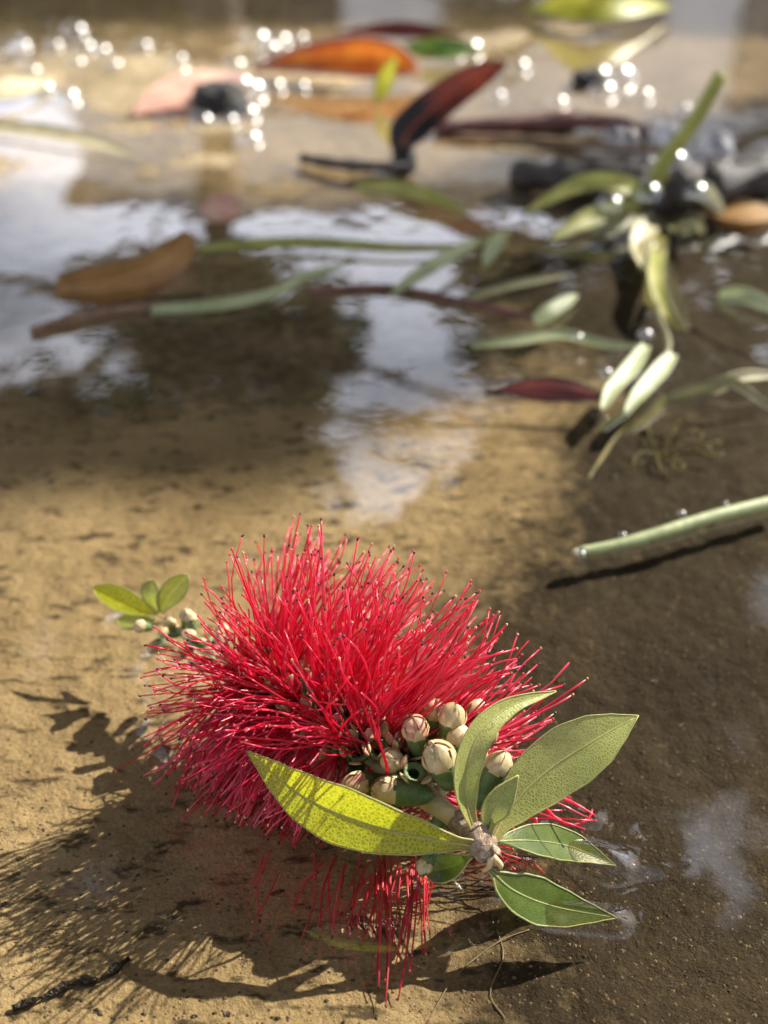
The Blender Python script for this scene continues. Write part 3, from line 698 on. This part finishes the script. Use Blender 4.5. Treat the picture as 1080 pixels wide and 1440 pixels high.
dleaf('floating_grass', 'pale cream grass blade half buried in the sand', 'grass', P_((-30, 178, .002), (50, 184, .003), (120, 196, .003), (196, 222, .001)), .007, (0, -.5, .9), 'straw', prof=BLADE, fold=.15, seed=11)
dleaf('green_leaf', 'large yellow green leaf lying at the far water edge', 'leaf', P_((738, 14, .004), (800, 4, .012), (870, 2, .013), (945, 10, .004)), .022, (0, -.8, .6), 'lime', fold=.15, wave=.04, edge=.0005, seed=12)
clod('small dark clod alone on the open sand', px(832, 110, .002), (.008, .006, .004))
twig('twig', 'long red brown twig across the sand in front of the dark clod', 'twig', P_((612, 180, .002), (700, 176, .003), (780, 170, .004), (850, 172, .004), (912, 186, .002)), .0038, 'red_wood')
twig('twig', 'thin grey brown twig lying beside the long red brown twig', 'twig', P_((640, 192, .0015), (740, 196, .002), (830, 206, .002), (960, 214, .002)), .0016, 'brown_twig')
twig('branch', 'black sodden branch lying under the grass plant', 'branch', P_((722, 246, .003), (790, 248, .005), (850, 242, .006), (915, 252, .004)), .0058, 'dark_wood', .3)
twig('branch', 'thick black branch end with rough bark beside the grass plant', 'branch', P_((905, 282, .001), (960, 268, .006), (1020, 258, .008), (1110, 244, .008)), .0088, 'dark_wood', .3)
dleaf('dead_leaf', 'flat rust brown dead leaf below the thick branch end', 'leaf', P_((985, 296, .001), (1040, 298, .0025), (1110, 300, .002)), .015, (0, -.2, 1), 'ochre', fold=.05, seed=13)
# --- the grass plant growing up through the far water
Yg = px(932, 292).y; plant = thing('grass_plant', 'wet grass plant with one tall shoot and drooping blades', 'grass', px(932, 296))
m = MB(); m.tube(spline([px(932, 300, -.004), at_y(926, 262, Yg), at_y(930, 232, Yg), at_y(962, 190, Yg), at_y(990, 148, Yg), at_y(1014, 104, Yg)], 20), lambda t: .0033 * (1 - .25 * t), 8); m.build('shoot', M['grass_yellow'], plant)
for i, (w, mt, pts) in enumerate((
    (.007, 'grass_yellow', (at_y(928, 286, Yg), at_y(880, 262, Yg - .01), at_y(820, 258, Yg - .01), at_y(735, 300, Yg - .02))),
    (.008, 'grass_yellow', (at_y(928, 294, Yg), at_y(880, 296, Yg - .01), at_y(830, 308, Yg - .02), px(772, 338, .002))),
    (.008, 'straw', (at_y(934, 288, Yg), at_y(960, 268, Yg - .005), at_y(990, 272, Yg - .01), at_y(1020, 302, Yg - .015))),
    (.0075, 'straw', (at_y(930, 300, Yg), at_y(908, 322, Yg - .02), at_y(900, 350, Yg - .035), px(914, 388, .001))),
    (.0055, 'grass_yellow', (at_y(934, 304, Yg), at_y(926, 345, Yg - .03), px(922, 388, .003), px(934, 430, .001), px(962, 470, -.002))),
    (.005, 'grass_dull', (at_y(938, 300, Yg), at_y(968, 306, Yg - .01), px(990, 330, .002))),
    (.005, 'grass_dull', (at_y(924, 296, Yg), at_y(872, 316, Yg - .02), px(826, 330, .001))),
    (.005, 'grass_dull', (at_y(936, 306, Yg), at_y(952, 320, Yg - .02), px(984, 322, .001))))):
    leaf('blade', pts, w, (-.1, -.75, .65), (M[mt], M['grass_dull']), plant, BLADE, .3, .0, .0003, None, 18, 6, seed=30 + i)
# --- middle of the puddle
dleaf('floating_grass', 'short bright green blade floating alone on the brown shallows', 'grass', P_((500, 262, .001), (560, 266, .004), (600, 276, .004), (658, 298, .001)), .0085 * .72, (0, -.6, .8), 'grass_yellow', prof=BLADE, fold=.2, seed=14)
dleaf('fallen_petal', 'small peach petal lying on the sand', 'petal', P_((284, 296, .0012), (310, 290, .003), (337, 299, .0012)), .013, (0, -.4, .9), 'pinkish', prof=[(0, .3), (.3, 1), (.7, 1), (1, .2)], fold=-.1, seed=15)
dleaf('dead_leaf', 'rolled ochre brown dead leaf floating on the sky reflection', 'leaf', P_((80, 404, .002), (140, 398, .003), (200, 382, .0045), (245, 356, .006), (268, 328, .010)), .0125, (.1, -.75, .65), 'ochre', 'brown_twig', prof=[(0, .7), (.15, 1), (.5, 1), (.8, .85), (1, .35)], fold=-.45, wave=.03, edge=.0006, seed=16)
twig('twig', 'brown stalk floating in line with a green blade', 'twig', P_((44, 467, .0008), (100, 450, .0012), (160, 438, .0012), (230, 430, .0012)), .0017, 'brown_twig')
dleaf('floating_grass', 'long green blade running from the brown stalk to the stem', 'grass', P_((212, 436, .001), (300, 430, .002), (380, 414, .002), (430, 390, .002), (496, 368, .002)), .0052 * .72, (0, -.6, .8), 'grass', prof=BLADE, fold=.2, seed=17, nl=26)
dleaf('floating_grass', 'long yellow green stem stretched flat across the water', 'grass', P_((262, 354, .001), (340, 346, .002), (440, 342, .002), (560, 350, .002), (690, 346, .0015)), .0052 * .72, (0, -.6, .8), 'grass_yellow', 'grass_dull', prof=BLADE, fold=.4, seed=18, nl=30)
twig('twig', 'thin reddish twig floating above the white reflection', 'twig', P_((436, 410, .0008), (540, 404, .0010), (620, 418, .001), (700, 436, .001), (770, 452, .0008)), .0011, 'red_wood', .1)
dleaf('floating_grass', 'dull straw blade floating along the reddish twig', 'grass', P_((640, 426, .001), (720, 402, .002), (800, 386, .002)), .004 * .72, (0, -.6, .8), 'grass_dull', prof=BLADE, seed=19)
sprig = thing('weed_sprig', 'pale green weed sprig with one long and one short leaf', 'weed', px(672, 346))
leaf('leaf', P_((676, 338, .004), (630, 362, .005), (590, 386, .004), (546, 418, .001)), .0064 * .72, (-.15, -.7, .7), (M['grass'], M['grass']), sprig, BLADE, .2, 0, .0003, None, 20, 6, seed=21)
leaf('leaf', P_((708, 330, .006), (694, 348, .004), (682, 376, .002)), .0072 * .72, (-.2, -.75, .6), (M['grass'], M['grass']), sprig, BLADE, .2, 0, .0003, None, 14, 6, seed=22)
m = MB(); m.tube(spline(P_((660, 352, .0025), (690, 336, .005), (716, 328, .0045)), 8), .0011, 6); m.build('stem', M['grass_yellow'], sprig)
dleaf('floating_grass', 'single short pale green blade on the dark water by itself', 'grass', P_((752, 454, .001), (780, 434, .003), (812, 414, .002)), .0066 * .72, (-.1, -.7, .7), 'grass', prof=BLADE, fold=.15, seed=23, nl=14)
weed = thing('weed_sprig', 'pale green weed sprig with two leaves hanging over a maroon leaf', 'weed', px(900, 492))
leaf('stem', P_((664, 486, .001), (730, 478, .002), (790, 470, .0025), (850, 484, .002), (912, 490, .003)), .0052 * .72, (0, -.6, .8), (M['grass'], M['grass_dull']), weed, BLADE, .2, 0, .0003, None, 24, 6, seed=24)
leaf('leaf', P_((908, 486, .006), (885, 520, .006), (862, 545, .005), (846, 578, .003)), .0060 * .72, (-.2, -.75, .6), (M['grass'], M['grass']), weed, BLADE, .2, 0, .0003, None, 18, 6, seed=25)
leaf('leaf', P_((946, 498, .006), (925, 524, .006), (900, 552, .005), (878, 582, .003)), .0060 * .72, (-.2, -.75, .6), (M['grass'], M['grass']), weed, BLADE, .2, 0, .0003, None, 18, 6, seed=26)
m = MB(); m.tube(spline(P_((930, 400, -.001), (926, 440, .001), (940, 490, .003), (905, 560, -.001), (860, 622, -.004), (818, 690, -.006)), 20), lambda t: .0011 * (1 - .4 * t), 6); m.build('runner', M['grass_dull'], weed)
dleaf('dead_leaf', 'dark maroon dead leaf floating below the two hanging leaves', 'leaf', P_((682, 552, .0008), (740, 546, .0022), (800, 548, .0026), (860, 562, .001)), .0066, (.0, -.7, .75), 'maroon', 'clod', fold=-.25, seed=27)
dleaf('floating_grass', 'grey green blade arching out of the dark water', 'grass', P_((938, 560, .0005), (990, 548, .004), (1030, 538, .006), (1092, 582, .001)), .0044 * .72, (0, -.7, .7), 'grass_dull', prof=BLADE, fold=.2, seed=28)
dleaf('floating_grass', 'straw coloured blade crossing the arching grey green blade', 'grass', P_((1000, 552, .001), (1040, 530, .004), (1095, 528, .003)), .0042 * .72, (0, -.7, .7), 'straw', prof=BLADE, fold=.2, seed=29)
dleaf('floating_grass', 'broad pale green blade on dark water beside the trailing grass', 'grass', P_((1010, 416, .001), (1050, 418, .003), (1100, 440, .002)), .0072 * .72, (0, -.7, .7), 'grass', prof=BLADE, fold=.2, seed=31)
# --- the nearer grass stem lying on the water
stem = thing('floating_grass', 'smooth green grass stem with dew drops lying behind the red flower', 'grass', px(950, 735))
m = MB(); m.tube(spline(P_((814, 776, .0004), (860, 768, .0006), (920, 752, .0008), (1000, 727, .0010), (1100, 702, .0010)), 22), lambda t: .0011 + .00035 * min(1, t * 2), 9); m.build('stalk', M['grass'], stem)
m = MB(); m.ball(px(811, 777, .0004), (.0011, .0008, .0009), 0, 8, 6); m.build('cut_tip', M['straw'], stem)
# --- on the bed
twig('twig', 'jagged black twig lying on the sunny mud by the flower shadow', 'twig', [Vector((p.x, p.y, float(bed_height(np.array([p.x]), np.array([p.y]))[0]) + .0006)) for p in P_((20, 1428, -.006), (70, 1408, -.006), (110, 1386, -.006), (140, 1384, -.006), (182, 1352, -.006))], .0006, 'clod', .9, n=30)
for i, (pts, lb) in enumerate(((((700, 1300), (708, 1340), (690, 1390), (712, 1430)), 'fine pale root thread on the mud under the stem end'),
    (((745, 1300), (700, 1320), (640, 1370), (600, 1440)), 'long pale root thread running from the low leaf to the mud'),
    (((296, 1230), (330, 1262), (372, 1330), (398, 1400)), 'fine brown root thread across the edge of the flower shadow'))):
    twig('root_thread', lb, 'root', [Vector((p.x, p.y, float(bed_height(np.array([p.x]), np.array([p.y]))[0]) + .0003)) for p in [px(*q, -.006) for q in pts]], .00012, 'thread', .3, n=30, sides=5)
# sodden crumbs of leaf mould scattered over the bed
m = MB()
for i in range(170):
    Y = .095 + .40 * random.random() ** 1.3; X = random.uniform(-1, 1) * (.03 + .33 * Y)
    z = float(bed_height(np.array([X]), np.array([Y]))[0]); r = random.uniform(.0002, .0007) * (.7 + 1.5 * Y)
    m.ball((X, Y, z), (r * random.uniform(1, 2.2), r, r * .2), 0, 6, 4, Matrix.Rotation(random.uniform(-.6, .6), 3, 'Z'), .35)
tag(m.build('leaf_mould_crumbs', M['dark_wood']), 'dark crumbs of leaf mould scattered over the muddy bed', 'debris', kind='stuff')
m = MB()
OCT = [(1, 0, 0), (0, 1, 0), (-1, 0, 0), (0, -1, 0), (0, 0, 1)]
gx = rng.uniform(-1, 1, 9000); gy = .095 + .22 * rng.random(9000) ** 1.4; gx = gx * (.02 + .36 * gy); gz = bed_height(gx, gy)
for X, Y, z in zip(gx, gy, gz):
    r = .00012 + .00030 * random.random() ** 3; a = random.random() * 6.28
    m.add([(X + (x * math.cos(a) - y * math.sin(a)) * r * 1.2, Y + (x * math.sin(a) + y * math.cos(a)) * r, z + w * r * .7) for x, y, w in OCT], [(0, 1, 4), (1, 2, 4), (2, 3, 4), (3, 0, 4)], random.choice((0, 0, 1, 1, 2)))
tag(m.build('sand_grit', [plain('grit_tan', (.14, .10, .06), (.26, .20, .12), .7, 300), plain('grit_brown', (.10, .07, .04), (.2, .15, .09), .7, 300), plain('grit_dark', (.02, .016, .012), (.06, .045, .03), .6, 300)], smooth=False), 'loose grit and sand grains on the muddy bed', 'grit', kind='stuff')
# submerged feathery weed
for i, (x, y, lb) in enumerate(((925, 640, 'tuft of feathery green weed under the hanging leaves'), (200, 570, 'tuft of feathery weed under the mirrored tree'), (590, 470, 'faint feathery weed in the white reflection'))[:2]):
    b = px(x, y, -.006); w = thing('water_weed', lb, 'weed', b)
    for k in range(7):
        a = random.uniform(0, 6.28); e = b + Vector((math.cos(a) * .014, math.sin(a) * .012, random.uniform(.001, .004)))
        m = MB(); c = spline([b, b.lerp(e, .5) + Vector((random.uniform(-.002, .002), random.uniform(-.002, .002), .002)), e], 8); m.tube(c, .0003, 4)
        for q in c[2:]: m.tube([q, q + Vector((random.uniform(-.003, .003), random.uniform(-.002, .002), .001))], .0002, 3)
        m.build('frond', M['grass_dull'], w)

# ------------------------------------------------------------------ droplets
def cap_mesh(Rr, ang):
    m = MB(); n = 8; seg = 18
    m.lathe([(Rr * math.sin(ang * (1 - i / n)) + (1e-7 if i == n else 0), Rr * (math.cos(ang * (1 - i / n)) - math.cos(ang))) for i in range(n + 1)], Matrix.Identity(4), 0, seg)
    return m.mesh('water_droplet', M['drop'])
CAP = cap_mesh(1.0, R(80))
def ground_z(p): return max(0.0, float(bed_height(np.array([p.x]), np.array([p.y]))[0]))
def droplet(x, y, r, label, group, z=None):
    p = px(x, y, .002); p.z = (ground_z(p) - .0001) if z is None else z
    o = bpy.data.objects.new('water_droplet', CAP); C.objects.link(o); o.location = p; o.scale = (r, r, r)
    return tag(o, label, 'droplet', group)
SPOTS = [(105, 40, 7), (118, 65, 7), (140, 68, 6), (93, 133, 7), (60, 122, 6), (250, 80, 5), (360, 52, 8), (378, 66, 7), (392, 54, 7), (350, 125, 9), (334, 118, 9), (282, 144, 8),  # sun glints: each gets an added bead sized to catch the sun
         (345, 156, 7), (350, 191, 6), (283, 166, 6), (385, 118, 6), (421, 118, 5), (254, 100, 5), (108, 88, 5), (660, 66, 8), (840, 104, 8), (870, 105, 9), (848, 125, 7), (935, 182, 7), (918, 180, 7), (945, 190, 7),
         (1010, 206, 7), (1008, 196, 7), (880, 190, 7), (862, 188, 7), (785, 140, 5), (268, 327, 6), (820, 178, 6), (730, 90, 6), (770, 2, 7), (75, 60, 5), (45, 100, 5), (30, 60, 5), (160, 95, 5), (200, 60, 5), (225, 120, 4), (330, 90, 6), (365, 85, 5), (300, 110, 7), (320, 165, 5), (420, 50, 5), (700, 130, 4), (905, 130, 5), (960, 150, 5), (620, 60, 5), (640, 72, 5)]
LANDMARKS = [(315, 140, 'beside the wet black mud clod'), (240, 90, 'on bare sand behind the pink leaf'), (385, 70, 'at the dark end of the orange leaf'), (640, 66, 'by the short green leaf'), (845, 110, 'round the small dark clod'), (940, 185, 'above the grass plant by the twigs'),
    (1010, 206, 'on the thick black branch end'), (60, 115, 'beside the cream leaf tip'), (110, 55, 'on the sand at the far water edge'), (400, 120, 'in front of the orange leaf'), (760, 140, 'on open sand beyond the red brown twig'), (268, 327, 'on the tip of the rolled ochre leaf'), (830, 185, 'along the red brown twig'), (770, 2, 'under the large yellow green leaf')]
for x, y, r in SPOTS:
    lm = min(LANDMARKS, key=lambda q: math.hypot(q[0] - x, (q[1] - y) * 1.6))[2]
    droplet(x, y, r * .00095, 'clear sunlit water bead ' + lm, 'sunlit water beads ' + lm)
for x, y, z, r, lb in ((908, 228, None, .006, 'glinting water bead at the bend of the tall grass shoot'), (856, 306, .006, .005, 'glinting water bead on the yellow green grass blade'), (974, 296, .008, .005, 'glinting water bead on the straw coloured grass blade'),  # more beads added to make glints on the plant and upright leaf
                    (905, 298, .008, .006, 'glinting water bead at the heart of the grass plant'), (940, 268, .012, .006, 'glinting water bead low on the tall grass shoot'), (710, 92, .032, .005, 'glinting water bead on the tip of the upright leaf')):
    droplet(x, y, r, lb, None, z)
for x, y, z, r, lb in ((818, 775,   .0012, .0011, 'clear dew drop on the cut tip of the green stem'), (876, 752,  .0019, .0009, 'tiny dew drop part way along the green stem near its tip'), (958, 724,  .0023, .0010, 'clear dew drop half way along the green stem'), (1020, 710, .0022, .0007, 'tiny dew drop at the thick end of the green stem'),
                    (905, 490, .006, .0022, 'dew drop where the two hanging leaves join'), (850, 545, .0062, .0018, 'dew drop half way down a hanging leaf'), (812, 480, .003, .0018, 'dew drop on the floating pale green weed stem')):
    droplet(x, y, r, lb, None, z)

# ------------------------------------------------------------------ water skin
def ring(pts, r, h, n=14):
    for p in spline(P_(*pts), n): MENISCUS.append((p.x, p.y, r, h))
ring(((800, 1196, 0), (840, 1206, 0), (868, 1220, 0)), .0022, .0007, 9)
ring(((760, 1278, 0), (810, 1285, 0), (870, 1293, 0)), .0020, .0005, 9)
ring(((598, 1228, 0), (630, 1226, 0)), .0022, .0006, 5)
for x, y in ((212, 930), (205, 950), (222, 985), (215, 1025), (240, 1055), (255, 940), (235, 965), (330, 1130), (650, 1245), (690, 1250), (750, 1160), (830, 1150), (165, 876)):
    p = px(x, y); MENISCUS.append((p.x, p.y, .0024, .0007))
for x, y, s in ((890, 1210, 1), (905, 1190, -1), (900, 1235, -1), (880, 1180, .6), (925, 1215, .8)):
    p = px(x, y); MENISCUS.append((p.x, p.y, .0035, .00035 * s))
wx = xlines(.16, .0009, .009, 3.2); wy = [-1.5, -.5, -.1, .0, .05, .08] + lines(.095, .7, .0007, .006, 3.2)
water = grid('water', wx, wy, water_height, M['water']); tag(water, kind='structure')
